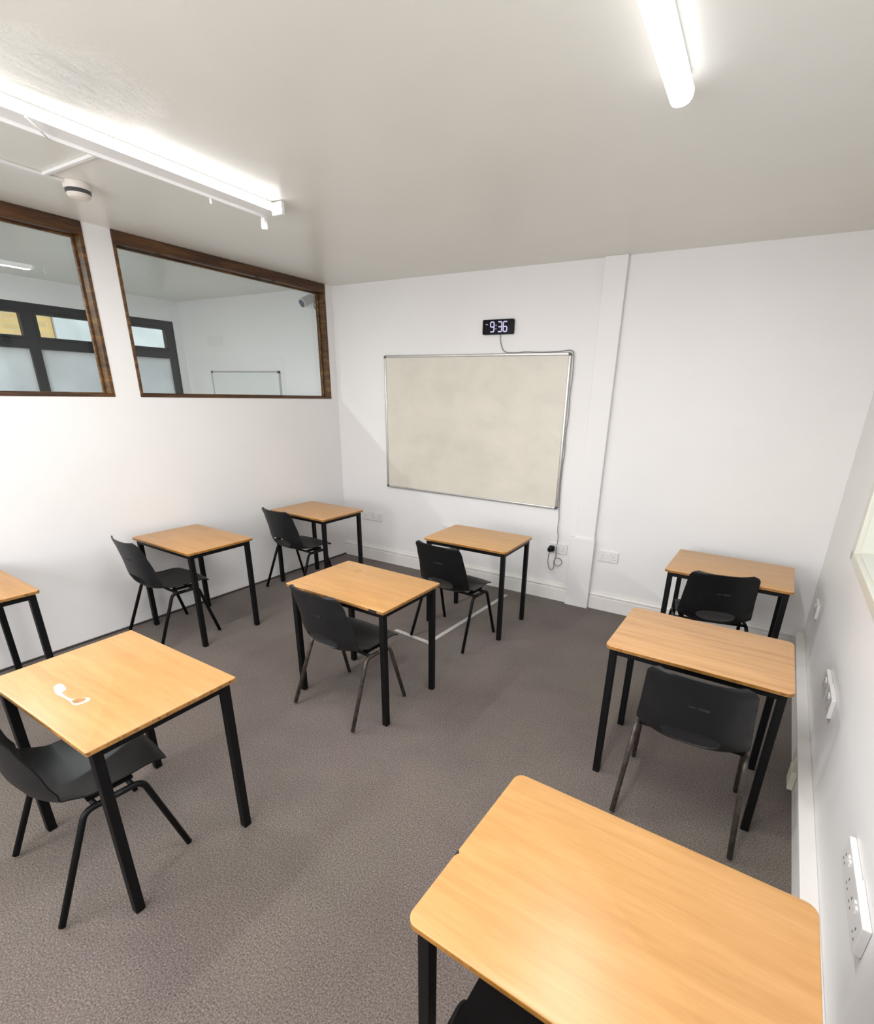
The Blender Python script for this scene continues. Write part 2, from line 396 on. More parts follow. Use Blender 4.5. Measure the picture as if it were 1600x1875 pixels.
# adjoining room: far wall with a charcoal window band
FZ0, FZ1, FY0, FY1 = 1.0, 2.51, -4.55, -.10
w = MB()
w.box(XA - .16, XA, YR, 0, 0, FZ0, LW); w.box(XA - .16, XA, YR, 0, FZ1, H, LW)
w.box(XA - .16, XA, FY1, 0, FZ0, FZ1, LW); w.box(XA - .16, XA, YR, FY0, FZ0, FZ1, LW)
struct(w.build('wall_far', M['wall_far']))
e = empty('window_4', LW(XA, FY0, FZ0)); e['kind'] = 'structure'; off = Vector(e.location)
fA = lambda x, y, z: tuple(Vector(LW(x, y, z)) - off)
bays = [(FY0, -3.07), (-3.07, -1.565), (-1.565, FY1)]
m = MB(); x0, x1 = XA - .07, XA - .005
m.box(x0, x1, FY0, FY1, FZ0, FZ0 + .07, fA); m.box(x0, x1, FY0, FY1, FZ1 - .075, FZ1, fA)
for y in (FY0 + .045, -3.07, -1.565, FY1 - .045): m.box(x0, x1, y - .045, y + .045, FZ0 + .07, FZ1 - .075, fA)
for a, b in bays: m.box(x0, x1, a + .045, b - .045, 2.095, 2.185, fA)
m.build('window_frame', M['char_frame'], e, bevel=.004)
for i, (a, b) in enumerate(bays):
    s = MB(); u0, u1 = XA - .06, XA + .002; ya, yb, za, zb = a + .047, b - .047, 2.187, FZ1 - .077
    if i == 2: ya, yb = a + .047, b - .092
    for bx in ((ya, yb, za, za + .022), (ya, yb, zb - .022, zb), (ya, ya + .022, za + .022, zb - .022), (yb - .022, yb, za + .022, zb - .022)):
        s.box(u0, u1, *bx, fA)
    sash = s.build('top_light', M['char_frame'], e, bevel=.003)
    MB().box(XA - .036, XA - .03, ya + .02, yb - .02, za + .02, zb - .02, fA).build('glass_pane', M['glass_out'], sash)
    yc = (ya + yb) / 2
    MB().box(XA + .002, XA + .02, yc - .03, yc + .03, za + .002, za + .016, fA).box(XA + .012, XA + .03, yc - .012, yc + .075, za + .006, za + .014, fA).build('latch', M['metal_latch'], sash, bevel=.002)
    MB().box(XA - .036, XA - .03, a + .04, b - .04, FZ0 + .06, 2.1, fA).build('obscured_pane', M['frost'], e)

# boxed-in riser on the back wall
r = MB(); r.box(2.69, 2.858, -.04, 0, .63, H); 
riser = r.build('trim_1', M['wall'], bevel=.004); struct(riser)
r = MB(); r.box(2.662, 2.868, -.058, 0, 0, .632); struct(r.build('trim_2', M['wall'], bevel=.004))

# skirtings, and a dark strip at the foot of the left wall
prof = [(0, 0), (-.021, 0), (-.021, .112), (-.018, .115), (-.012, .118), (-.012, .124), (-.020, .127), (-.022, .136), (-.019, .146), (-.012, .152), (-.010, .156), (-.010, .163), (0, .165)]
sk = MB(); sk.prism(prof, .0, 2.660, 'x'); sk.prism(prof, 2.870, W - .035, 'x')
struct(sk.build('baseboard_back', M['skirt']))
struct(MB().box(0.0, .012, YR, -.022, 0, .014, LW).build('baseboard_left', M['dark_strip']))  # low dark strip where the left wall meets the carpet
bz = .2127
pr = [(0, 0), (.034, 0), (.036, bz - .03), (.055, bz - .03), (.055, bz), (0, bz)]
s = MB(); s.prism([(p[0], p[1]) for p in pr], YR, -.11, 'y', RW)
struct(s.build('baseboard_right', M['skirt'], bevel=.003))
# small cream junction on the boarded pipe run
j = MB(); j.box(.036, .062, -1.75, -1.65, .03, .13, RW); j.box(.036, .050, -1.65, -1.57, .10, .165, RW)
tag(j.build('pipe_junction', M['pipe_cream'], bevel=.004), 'small cream junction block low on the right wall boxing', 'pipe fitting')

# ------------------------------------------------------------------ tables
def make_table(label, x, y, deg, w, d, h, corner, top, lip, leg=.032):
    root = empty('school_table', (x, y, 0), math.radians(deg)); tag(root, label, 'table', 'single school tables')
    th = .019
    b = MB(); b.prism(rrect(w, d, corner), h - th, h, 'z', mi=0, mi_side=1)
    t = b.build('tabletop', [M[top], M[lip]], root, bevel=.0035, bseg=3, smooth=35)
    zt = h - th - .0004; o = .019
    fr = MB(); hh = .030; x0, y0 = w / 2 - o, d / 2 - o
    a = leg
    fr.box(-x0 + a, x0 - a, -y0, -y0 + .025, zt - hh, zt); fr.box(-x0 + a, x0 - a, y0 - .025, y0, zt - hh, zt)
    fr.box(-x0, -x0 + .025, -y0 + a, y0 - a, zt - hh, zt); fr.box(x0 - .025, x0, -y0 + a, y0 - a, zt - hh, zt)
    fr.build('frame_rail', M['black'], root, bevel=.002)
    for sx in (-1, 1):
        for sy in (-1, 1):
            l = MB(); xa, xb = sorted((sx * x0, sx * (x0 - a))); ya, yb = sorted((sy * y0, sy * (y0 - a)))
            l.box(xa, xb, ya, yb, .0, zt); l.build('leg', M['black'], root, bevel=.003)
    return root, t
T = {}
T['T1'] = make_table('nearest beech school table in the foreground, its right edge against the right wall', 3.841, -3.354, -2.82, .748, .536, .72, .028, 'beech', 'lip')
T['T2'] = make_table('beech school table with fine stripes, second from the front along the right wall', 3.862, -1.848, -1.86, .738, .527, .72, .03, 'beech_fine', 'lip')
T['T3'] = make_table('beech school table farthest along the right wall, close to the back wall', 3.914, -.526, -2.30, .734, .568, .72, .022, 'beech_lifted', 'lip')
T['T4'] = make_table('beech school table with rounded corners standing below the whiteboard', 2.147, -.812, .28, .711, .516, .72, .03, 'beech_lifted', 'lip')
T['T5'] = make_table('yellowish beech school table in the middle of the carpet with a scuff mark on top', 2.067, -2.098, -1.80, .735, .520, .72, .012, 'beech', 'lip_worn')
T['T6'] = make_table('small looking beech school table in the far left corner', .434, -.837, -1.27, .688, .520, .72, .012, 'beech_lifted', 'lip')
T['T7'] = make_table('beech school table against the left wall under the wider partition window', .389, -2.061, -1.70, .713, .511, .72, .012, 'beech', 'lip')
T['T8'] = make_table('large front left beech school table with a peeled white patch on its top', 1.970, -3.425, -.89, .742, .519, .7295, .008, 'beech', 'lip_worn')
T['T9'] = make_table('beech school table by the left wall, cut off by the left edge of the photo', .3217, -3.384, -2.68, .71, .515, .72, .02, 'beech', 'lip_worn')
def decal(name, mat, root, poly, z, parent=None):
    return MB().prism(poly, z, z + .0006, 'z').build(name, mat, parent or root)
def smooth_poly(p, n=4):
    return [tuple(v)[:2] for v in spline([(*q, 0) for q in p] + [(*p[0], 0)], n)[:-1]]
t8 = T['T8'][1]
white = [(-.1178, -.1447), (-.1277, -.1248), (-.105, -.1189), (-.064, -.127), (-.0518, -.1445), (-.0189, -.148), (.0227, -.1454), (.0466, -.1217), (.0613, -.1089), (.0814, -.1153), (.083, -.1379), (.0698, -.159), (.03, -.1566), (-.0207, -.1574), (-.063, -.1601)]
brown = [(.0333, -.1513), (.0385, -.1319), (.0605, -.1176), (.0699, -.1355), (.0595, -.1532)]
pp = decal('peeled_patch', M['peel'], None, smooth_poly(white), .7294, t8); pp['label'] = 'white patch where the laminate has peeled off'
decal('peeled_core', M['peel_brown'], None, smooth_poly(brown), .7298, t8)
decal('scuff_mark', M['scuff'], None, smooth_poly([(-.205, .130), (-.186, .128), (-.186, .143), (-.160, .158), (-.145, .140), (-.158, .118), (-.182, .113)]), .7197, T['T5'][1])
decal('chipped_edge', M['mark'], None, [(-.3737, -.078), (-.366, -.0665), (-.3705, -.060), (-.3737, -.059)], .7197, T['T1'][1])
e5 = MB(); e5.box(.268, .322, -.2615, -.2594, .704, .716); e5.build('chipped_edge', M['mark'], T['T5'][1], bevel=.001)

# ------------------------------------------------------------------ polypropylene chair
def chair_shell():
    prof = [(.232, .408), (.226, .424), (.205, .436), (.15, .438), (.06, .430), (-.04, .422), (-.105, .424), (-.150, .440), (-.178, .472), (-.194, .515), (-.204, .570), (-.215, .640), (-.230, .712), (-.247, .785)]
    C = spline([(0, a, b) for a, b in prof], 10); NS = 96
    L = [0]
    for a, b in zip(C, C[1:]): L.append(L[-1] + (b - a).length)
    tot = L[-1]
    def cen(s):
        d = s * tot
        for i in range(len(L) - 1):
            if L[i + 1] >= d or i == len(L) - 2:
                f = (d - L[i]) / (L[i + 1] - L[i]); return C[i].lerp(C[i + 1], f)
    def nrm(s):
        a, b = cen(max(0, s - .004)), cen(min(1, s + .004)); t = (b - a).normalized()
        return Vector((0, t.z, -t.y))      # points to the sitter's side
    # arc positions of interest
    def s_at(z):
        for k in range(1001):
            s = k / 1000; c = cen(s)
            if c.y < -.1 and c.z >= z: return s
    s_bend = s_at(.46)
    def hw(s):
        # plan half width along the shell, with rounded front and top corners
        if s < s_bend: base = .200 + .018 * min(1, s / s_bend)
        else: base = .218 - .024 * (s - s_bend) / (1 - s_bend)
        for end, r in ((0, .034), (1, .042)):
            q = abs(s - end) * tot
            if q < r: base -= r - math.sqrt(max(0, r * r - (r - q) ** 2))
        return base
    def lift(s, u):
        # how far the flanks curl toward the sitter, smoothly keyed along the shell
        K = [(0, -.012), (s_bend * .30, .000), (s_bend * .62, .012), (s_bend * .85, .040), (s_bend * 1.05, .062), (s_bend + .14, .058), (s_bend + .32, .040), (1, .024)]
        for (p, q), (r_, t_) in zip(K, K[1:]):
            if s <= r_:
                f = (s - p) / (r_ - p); f = f * f * (3 - 2 * f); k = q + (t_ - q) * f; break
        else: k = K[-1][1]
        m = min(1, max(0, (s - s_bend * .8) / .2)); m = m * m * (3 - 2 * m)
        dish = -.010 * (1 - u * u) * math.sin(PI * min(1, s / s_bend)) * (1 - m) - .005 * (1 - u * u) * m
        return k * abs(u) ** 2.6 + dish
    def S(u, s):
        c = cen(s); n = nrm(s); return Vector((u * hw(s), c.y, c.z)) + n * lift(s, u)
    NU = 32
    sl0, sl1 = s_at(.450), s_at(.532)          # slot limits
    sc_, sr = (sl0 + sl1) / 2, (sl1 - sl0) / 2; ur = .53
    def el(u, s): return abs(u / ur) ** 2.6 + abs((s - sc_) / sr) ** 2.2
    ss = sorted([k / NS for k in range(NS + 1)] )
    # finer rows through the slot
    ss = [s for s in ss if s < sl0 - .01 or s > sl1 + .01] + [sl0 - .01 + (sl1 - sl0 + .02) * k / 24 for k in range(25)]
    ss.sort()
    k_split = min(range(len(ss)), key=lambda i: abs(ss[i] - sc_))
    # param grid
    G = [[[-1 + 2 * j / NU, s] for j in range(NU + 1)] for s in ss]
    keep = {}
    for i in range(len(ss) - 1):
        for j in range(NU):
            u = sum(G[a][b][0] for a, b in ((i, j), (i + 1, j), (i, j + 1), (i + 1, j + 1))) / 4
            s = (ss[i] + ss[i + 1]) / 2
            keep[i, j] = el(u, s) > 1
    for i in range(len(ss)):
        for j in range(NU + 1):
            ad = [keep.get(q) for q in ((i, j), (i - 1, j), (i, j - 1), (i - 1, j - 1)) if q in keep]
            if False in ad and True in ad:
                u, s = G[i][j]; a = el(u, s); 
                f = a ** (-1 / 2.4) if a > 1e-6 else 1
                G[i][j] = [u * f, sc_ + (s - sc_) * f]
    G[k_split] = [[q[0], q[1]] for q in G[k_split]]
    def normal(u, s):
        e = .003
        du = S(min(1, u + e), s) - S(max(-1, u - e), s); ds = S(u, min(1, s + e)) - S(u, max(0, s - e))
        n = du.cross(ds); return n.normalized() if n.length > 1e-9 else nrm(s)
    th = .0028
    P, Nn = {}, {}
    for i in range(len(ss)):
        for j in range(NU + 1):
            u, s = G[i][j]; s_ = min(max(s, .0008), .9992); p = S(u, s); n = normal(u, s_)
            if n.dot(nrm(s_)) < 0: n = -n
            P[i, j], Nn[i, j] = p, n
    out = []
    for r0, r1 in ((0, k_split), (k_split, len(ss) - 1)):
        bm = bmesh.new(); vt, vb = {}, {}; nl = {}
        def gv(d, q, sg):
            if q not in d:
                d[q] = bm.verts.new(P[q] + Nn[q] * th * sg); nl[d[q]] = Nn[q] * sg
            return d[q]
        fs = [(i, j) for (i, j) in keep if keep[i, j] and r0 <= i < r1]
        cnt = {}
        for i, j in fs:
            q = [(i, j), (i, j + 1), (i + 1, j + 1), (i + 1, j)]
            bm.faces.new([gv(vt, a, 1) for a in q]); bm.faces.new([gv(vb, a, -1) for a in q][::-1])
            for a, b in zip(q, q[1:] + q[:1]):
                k = frozenset((a, b)); cnt.setdefault(k, []).append((a, b))
        for k, l in cnt.items():
            if len(l) == 1:
                a, b = l[0]
                if a[0] == b[0] == k_split: continue       # joint between seat and back stays open inside
                try: bm.faces.new((vt[b], vt[a], vb[a], vb[b]))
                except ValueError: pass
        bm.verts.index_update(); normals = {v.index: n for v, n in nl.items()}
        me = bpy.data.meshes.new('seat' if r0 == 0 else 'backrest'); bm.normal_update()
        bm.verts.ensure_lookup_table()
        bm.to_mesh(me); bm.free()
        for p in me.polygons: p.use_smooth = True
        cn = []
        for p in me.polygons:
            for li in p.loop_indices:
                n = normals[me.loops[li].vertex_index]
                if n.dot(p.normal) < 0.35: n = p.normal
                cn.append(tuple(n))
        me.normals_split_custom_set(cn)
        out.append(me)
    return out[0], out[1], S, s_at
SEAT_ME, BACK_ME, SHELL, S_AT = chair_shell()

def make_chair():
    root = empty('school_chair')
    for me in (SEAT_ME, BACK_ME):
        me.materials.append(M['plastic']); o = bpy.data.objects.new(me.name, me); COL.objects.link(o); o.parent = root
        if me.name == 'backrest': back = o
    s0 = S_AT(.655); mk = MB()
    for u0, u1, w in ((-.12, .02, .004), (.05, .26, .006)):
        a, b = SHELL(u0, s0), SHELL(u1, s0)
        mk.box(a.x, b.x, min(a.y, b.y) - .0042, min(a.y, b.y) + .001, a.z - w, a.z + w)
    mk.build('pressed_mark', M['mark'], back)
    zt = .392
    for sx in (-1, 1):
        for sy in (-1, 1):
            yf = -.222 if sy < 0 else .218; yt = -.070 if sy < 0 else .115
            top = (sx * .220, yt, zt); foot = (sx * .240, yf, .012); mid = (sx * .220, 0.02, zt)
            pts = fillet([foot, (sx * .220, yt, zt), mid], .045, 8)
            l = MB(); l.tube(pts, .0115, 12); l.build('leg', M['black'], root)
    for y in (-.035, .085):
        c = MB(); c.tube([(-.214, y, zt), (.214, y, zt)], .0095, 10)
        c.build('crossbar', M['black'], root)
    for sx in (-1, 1):
        p = MB(); p.box(sx * .175 - .016, sx * .175 + .016, -.05, .10, zt + .008, zt + .020); p.build('seat_bracket', M['black'], root, bevel=.002)
    return root
proto = make_chair()
def copy_tree(o, parent=None):
    c = o.copy(); COL.objects.link(c); c.parent = parent
    for ch in list(o.children): copy_tree(ch, c)
    return c
chairs = [
    ('charcoal plastic chair with worn grey legs at the middle table, seen from behind left', 2.060, -2.253, -4.2, 'worn', None),
    ('black plastic chair pushed under the table below the whiteboard', 2.128, -1.150, -4.5, 'black', 'plastic_black'),
    ('black plastic chair at the table in the far left corner', .390, -1.055, -4.5, 'black', None),
    ('black plastic chair at the table standing along the left wall', .314, -2.275, -5, 'black', None),
    ('charcoal plastic chair tucked under the front left table with the peeled patch', 1.936, -3.586, -5.6, 'black', None),
    ('black plastic chair with worn grey legs at the finely striped table, seen from behind', 3.900, -2.086, -.3, 'worn', None),
    ('black plastic chair turned slightly at the farthest right table, only its back showing', 3.850, -.690, 12, 'black', 'plastic_black'),
    ('black plastic chair under the nearest table, only a seat corner showing', 3.775, -3.625, -1.0, 'black', 'plastic_black'),
]
for i, (lab, x, y, deg, legm, shellm) in enumerate(chairs):
    c = proto if i == 0 else copy_tree(proto)
    c.location = (x, y, 0); c.rotation_euler = (0, 0, math.radians(deg)); tag(c, lab, 'chair', 'school chairs')
    for ch in c.children:
        nm = ch.name.split('.')[0]
        if nm in ('leg', 'seat', 'backrest'):
            mt = legm if nm == 'leg' else shellm
            if mt:
                ch.material_slots[0].link = 'OBJECT'; ch.material_slots[0].material = M[mt]

# ------------------------------------------------------------------ whiteboard
bx0, bx1, bz0, bz1 = .636, 2.500, .845, 2.104
wb = empty('whiteboard', (bx0, 0, bz0)); tag(wb, 'large smudged cream whiteboard with aluminium frame on the back wall', 'whiteboard')
bw, bh = bx1 - bx0, bz1 - bz0
MB().box(.012, bw - .012, -.018, -.001, .012, bh - .012).build('writing_surface', M['board'], wb)
fr = MB(); fw = .022
fr.box(.02, bw - .02, -.027, -.001, 0, fw); fr.box(.02, bw - .02, -.027, -.001, bh - fw, bh)
fr.box(0, fw, -.027, -.001, .02, bh - .02); fr.box(bw - fw, bw, -.027, -.001, .02, bh - .02)
fr.build('frame', M['alu'], wb, bevel=.006, bseg=3, smooth=40)
for cx, sx in ((0, 1), (bw, -1)):
    for cz, sz in ((0, 1), (bh, -1)):
        pts = []
        for k in range(7):
            a = math.radians(90 * k / 6); pts.append((cx + sx * .024 * (1 - math.cos(a)), cz + sz * .024 * (1 - math.sin(a))))
        poly = pts + [(cx + sx * .024, cz + sz * .022), (cx + sx * .022, cz + sz * .024)]
        MB().prism(poly, -.029, -.001, 'y').build('corner_cap', M['cap'], wb)

# ------------------------------------------------------------------ clock
ck = empty('digital_clock', (1.842, 0, 2.250)); tag(ck, 'black digital wall clock reading 9:36 above the whiteboard', 'clock')
cw, chh = .284, .113
MB().prism(rrect(cw, chh, .010, 5, 0, chh / 2), -.030, -.001, 'y').build('clock_body', M['clock_black'], ck, bevel=.002, smooth=40)
def ribbon(mb, pts, wd, y0, y1, closed=False):
    P = [Vector((p[0], p[1])) for p in pts]; n = len(P); Lf, Rt = [], []
    for i in range(n):
        a = P[i - 1] if i else P[i]; b = P[i + 1] if i < n - 1 else P[i]
        t = (b - a).normalized(); nn = Vector((-t.y, t.x)) * wd / 2; Lf.append(P[i] + nn); Rt.append(P[i] - nn)
    for i in range(n - 1):
        q = [Lf[i], Lf[i + 1], Rt[i + 1], Rt[i]]; mb.prism([(v.x, v.y) for v in q], y0, y1, 'y')
def rounded(pts, r): return [(p.x, p.z) for p in fillet([(a, 0, b) for a, b in pts], r, 5)]
def digit(kind, x, wd_=.033, hh=.074, z=.0195):
    X = lambda u: x + u * wd_; Z = lambda v: z + v * hh
    D = {'9': [[(0, 0), (1, 0), (1, 1), (0, 1), (0, .5), (1, .5)]], '3': [[(0, 1), (1, 1), (1, 0), (0, 0)], [(.1, .5), (1, .5)]],
         '6': [[(1, 1), (0, 1), (0, 0), (1, 0), (1, .5), (0, .5)]]}[kind]
    mb = MB()
    for k, st in enumerate(D):
        p = [(X(a), Z(b)) for a, b in st]
        p = rounded(p, .011) if len(p) > 2 else p
        ribbon(mb, p, .0088, -.0312 - .0002 * k, -.0295)
    mb.build('digit', M['led'], ck)
digit('9', -.0665); digit('3', .005); digit('6', .0525)
MB().box(-.0185, -.0115, -.0312, -.0295, .038, .046).box(-.0185, -.0115, -.0312, -.0295, .064, .072).build('colon', M['led'], ck)
MB().box(-.112, -.092, -.0312, -.0295, .0745, .0795).build('indicator', M['led'], ck)

# clock cable down to its plug
cab = [(1.861, -.016, 2.252), (1.869, -.014, 2.188), (1.893, -.014, 2.133), (1.93, -.014, 2.112), (2.025, -.014, 2.108), (2.098, -.014, 2.113), (2.219, -.014, 2.109), (2.381, -.014, 2.111), (2.471, -.016, 2.119), (2.506, -.018, 2.108), (2.519, -.018, 2.063),
       (2.522, -.018, 1.924), (2.516, -.018, 1.801), (2.520, -.018, 1.634), (2.512, -.018, 1.462), (2.517, -.018, 1.33), (2.509, -.018, 1.215), (2.508, -.018, 1.054), (2.515, -.018, .865), (2.522, -.018, .768), (2.520, -.018, .669), (2.533, -.024, .596),
       (2.530, -.034, .493), (2.532, -.034, .427), (2.520, -.030, .363), (2.548, -.024, .334), (2.586, -.022, .358), (2.583, -.026, .395), (2.55, -.034, .412), (2.520, -.036, .384), (2.520, -.030, .321), (2.502, -.026, .292), (2.475, -.024, .302), (2.460, -.032, .373), (2.474, -.050, .468)]
MB().tube(spline([(x - 1.842, y, z - 2.25) for x, y, z in cab], 6), .0032, 8).build('power_cable', M['cable'], ck)['label'] = 'thin grey cable hanging along the whiteboard edge'
pg = empty('black_plug', (2.488, -.0225, .492)); tag(pg, 'black plug in the left outlet of the socket under the whiteboard', 'plug')
MB().prism(rrect(.050, .052, .012, 4), 0, .030, 'z').build('plug_body', M['cap'] if False else M['plastic_black'], pg, bevel=.004).rotation_euler = (PI / 2, 0, 0)
b_ = MB().prism(rrect(.040, .040, .010, 4, -.006, -.004), .030, .055, 'z').build('adapter_cap', M['plastic_black'], pg, bevel=.005); b_.rotation_euler = (PI / 2, 0, 0)

# ------------------------------------------------------------------ sockets
def socket(label, width, frame, group, gangs=2, cat='socket', depth=.012, h=.092):
    """frame maps local (along wall, out of wall, up) to an object matrix"""
    root = empty('wall_socket'); tag(root, label, cat, group); root.matrix_world = frame
    MB().prism(rrect(width, h, .004, 3), 0, depth, 'z').build('faceplate', M['white_plastic'], root, bevel=.0025).matrix_local = Matrix.Rotation(PI / 2, 4, 'X')
    f = -depth
    xs = [-width * .29, width * .29] if gangs == 2 else [0]
    for x in xs:
        sl = MB()
        for dx, dz, a, b in ((0, .0075, .0022, .0045), (-.0115, -.0155, .0038, .0020), (.0115, -.0155, .0038, .0020)):
            sl.box(x + dx - a, x + dx + a, f - .0006, f + .001, dz - b - .004, dz + b - .004)
        sl.build('outlet_slots', M['hole'], root)
    for x in ([-.010, .010] if gangs == 2 else [.026]):
        MB().box(x - .006, x + .006, f - .004, f + .001, .014, .032).build('rocker_switch', M['switch'], root, bevel=.0015)
    return root
def on_back(x, z): return Matrix.Translation((x, -.0003, z))
socket('white double socket on the back wall near the left corner', .150, on_back(.464, .4985), 'wall sockets')
socket('white single socket half hidden beside the far left corner table', .092, on_back(.310, .4985), 'wall sockets', gangs=1)
socket('white socket mostly hidden behind the table below the whiteboard', .158, on_back(1.390, .487), 'wall sockets')
socket('white double socket under the whiteboard with the black plug in it', .160, on_back(2.541, .4925), 'wall sockets')
socket('white double socket on the back wall right of the boxed riser', .166, on_back(2.987, .4945), 'wall sockets')
def on_right(y, z):
    a = math.atan(TR)
    return Matrix.Translation((W + y * TR - .0003, y, z)) @ Matrix.Rotation(-PI / 2 - a, 4, 'Z')
socket('white double socket on the right wall, farthest from the camera by the corner', .160, on_right(-.450, .522), 'wall sockets', depth=.017)
socket('white double socket on the right wall beside the striped table, farther of its pair', .165, on_right(-1.580, .537), 'wall sockets', depth=.017)
socket('white double socket on the right wall beside the striped table, nearer of its pair', .165, on_right(-1.752, .548), 'wall sockets', depth=.017)
socket('white double socket on the right wall beside the nearest table, farther of its pair', .165, on_right(-2.742, .546), 'wall sockets', depth=.017)
socket('white double socket on the right wall beside the nearest table, nearer of its pair', .165, on_right(-2.913, .556), 'wall sockets', depth=.020)

# ------------------------------------------------------------------ lights
lt = empty('ceiling_light', (1.30, -1.83, H)); tag(lt, 'long white twin batten ceiling light with one lit tube and one empty side', 'light')
LY = -1.90                                           # local length (runs toward the rear)
MB().box(-.055, .050, LY, 0, -.042, -.0005).build('batten_body', M['fitting'], lt, bevel=.004)
MB().box(-.066, -.054, LY, 0, -.056, -.030).build('tray_lip', M['fitting'], lt, bevel=.002)
MB().tube([(.106, LY + .03, -.046), (.106, -.055, -.046)], .0185, 20).build('lit_tube', M['tube'], lt)
for yy in (-.045, LY + .01): MB().box(.044, .124, yy - .012, yy + .012, -.068, -.006).build('tube_holder', M['fitting'], lt, bevel=.004)
MB().prism(rrect(.030, .06, .012, 4, -.060, -.083), -.035, -.012, 'y').build('empty_holder', M['fitting'], lt, bevel=.003)
MB().box(-.064, -.058, -.36, -.352, -.078, -.054).build('spring_clip', M['fitting'], lt)
MB().tube([(.095, -1.20, -.066), (-.058, -1.06, -.058)], .003, 8).build('tube_clip', M['fitting'], lt)

l2 = empty('ceiling_light', (3.478, -2.075, H)); tag(l2, 'slim lit ceiling batten with white diffuser at the top right', 'light')
MB().box(-.026, .026, -1.55, -.012, -.030, -.0005).build('batten_body', M['fitting'], l2, bevel=.003)
d = MB(); prof2 = [(-.034, -.028), (-.036, -.045), (-.033, -.060), (-.024, -.071), (-.010, -.076), (.010, -.076), (.024, -.071), (.033, -.060), (.036, -.045), (.034, -.028)]
d.prism(prof2, -1.56, -.006, 'y'); d.build('diffuser', M['diffuser'], l2, bevel=.004, smooth=50)
d = MB(); d.prism([(x * 1.02, z) for x, z in prof2], -.006, 0, 'y'); d.build('end_cap', M['diffuser'], l2, bevel=.003)

def lamp(name, loc, sx, sy, power, col, parent=None):
    l = bpy.data.lights.new(name, 'AREA'); l.shape = 'RECTANGLE'; l.size = sx; l.size_y = sy; l.energy = power; l.color = col
    o = bpy.data.objects.new(name, l); COL.objects.link(o); o.location = loc
    if parent: o.parent = parent
    return o
NEUT = (1.0, .99, .98)
lamp('tube_light', (.106, LY / 2, -.070), .05, 1.75, P_LEFT, NEUT, lt)
lamp('batten_light', (0, -.78, -.080), .06, 1.45, P_RIGHT, NEUT, l2)
# fill lamps added under the rear ceiling, unseen behind the viewer
lamp('rear_left_light', (1.41, -4.75, H - .06), .06, 1.5, P_REAR, NEUT)
lamp('rear_right_light', (3.30, -4.75, H - .06), .06, 1.5, P_REAR, NEUT)
# added daylight-tinted fill lamp before the solid rear wall, unseen behind the viewer
rw = lamp('rear_window_light', (2.2, YR + .05, 1.55), 3.0, 1.3, P_FILL, (.97, .985, 1.0)); rw.rotation_euler = (PI / 2, 0, 0)
# ceiling light of the adjoining room, out of sight above the window heads
lamp('adjoining_room_light', (-1.2, -3.9, H - .05), .10, 1.5, P_ADJ, (.93, .97, 1.0))

# ------------------------------------------------------------------ smoke detector and surface trunking on the ceiling
sd = empty('smoke_detector', (.630, -2.505, H)); tag(sd, 'round white smoke detector with a black ring on the ceiling', 'detector')
MB().lathe([(.062, -.0005), (.062, -.022), (.058, -.030)], (0, 0, 0)).build('mounting_base', M['detector'], sd, smooth=30)
MB().lathe([(.055, -.030), (.057, -.034), (.057, -.044), (.053, -.047)], (0, 0, 0)).build('vent_ring', M['cap'], sd, smooth=30)
MB().lathe([(.053, -.047), (.052, -.055), (.044, -.064), (.025, -.069), (.004, -.070)], (0, 0, 0)).build('sensor_cap', M['detector'], sd, smooth=30)
tk = MB(); tk.box(.618, .640, -5.6, -2.566, H - .014, H - .0005); tk.box(.640, 1.235, -2.662, -2.642, H - .014, H - .0005)
tag(tk.build('cable_trunking', M['fitting'], bevel=.002), 'thin white trunking on the ceiling beside the smoke detector', 'trunking')

# loose cable along the top of the wider partition window
tag(MB().tube(spline([LW(.012, -1.985, 2.655), LW(.014, -1.90, 2.640), LW(.014, -1.80, 2.632), LW(.012, -1.70, 2.652)], 8), .004, 8).build('loose_cable', M['cable_dark']), 'dark cable sagging below the head of the wider partition window, left end', 'cable')
tag(MB().tube(spline([LW(.012, -.90, 2.653), LW(.014, -.80, 2.640), LW(.012, -.70, 2.655)], 8), .004, 8).build('loose_cable', M['cable_dark']), 'short dark cable sagging below the head of the wider partition window, right half', 'cable')

# ------------------------------------------------------------------ adjoining room contents
w2 = empty('whiteboard', (-2.016, 0, .98)); tag(w2, 'smaller whiteboard in the adjoining room seen through the partition glass', 'whiteboard')
MB().box(.01, 1.17, -.014, -.001, .01, .97).build('writing_surface', plain('adjoining_board_white', (.74, .75, .74), .35), w2)
f2 = MB(); f2.box(0, 1.18, -.02, -.001, .972, .984); f2.box(0, 1.18, -.02, -.001, 0, .012); f2.box(0, .012, -.02, -.001, .012, .972); f2.box(1.168, 1.18, -.02, -.001, .012, .972)
f2.build('frame', M['alu'], w2)
for cx in (0, 1.156): MB().box(cx, cx + .024, -.023, -.001, .962, .986).build('corner_cap', M['cap'], w2)
cc = empty('security_camera', (-.215, 0, 2.640)); tag(cc, 'white bullet security camera on the wall behind the partition glass', 'camera')
MB().lathe([(.045, -.0005), (.045, -.02), (.02, -.03)], (0, 0, 0), 24, 'y').build('mount_base', M['white_plastic'], cc, smooth=30)
MB().tube([(0, -.02, 0), (0, -.055, -.005), (-.015, -.075, -.012)], .012, 12).build('mount_arm', M['white_plastic'], cc)
dv = Vector((-.10, -.78, -.42)).normalized(); q = dv.to_track_quat('Z', 'Y')
bd = MB().lathe([(.030, -.055), (.040, -.045), (.042, .06), (.044, .065), (.044, .085), (.040, .088)], (0, 0, 0), 24).build('camera_body', M['white_plastic'], cc, smooth=30, loc=(-.022, -.095, -.025)); bd.rotation_mode = 'QUATERNION'; bd.rotation_quaternion = q
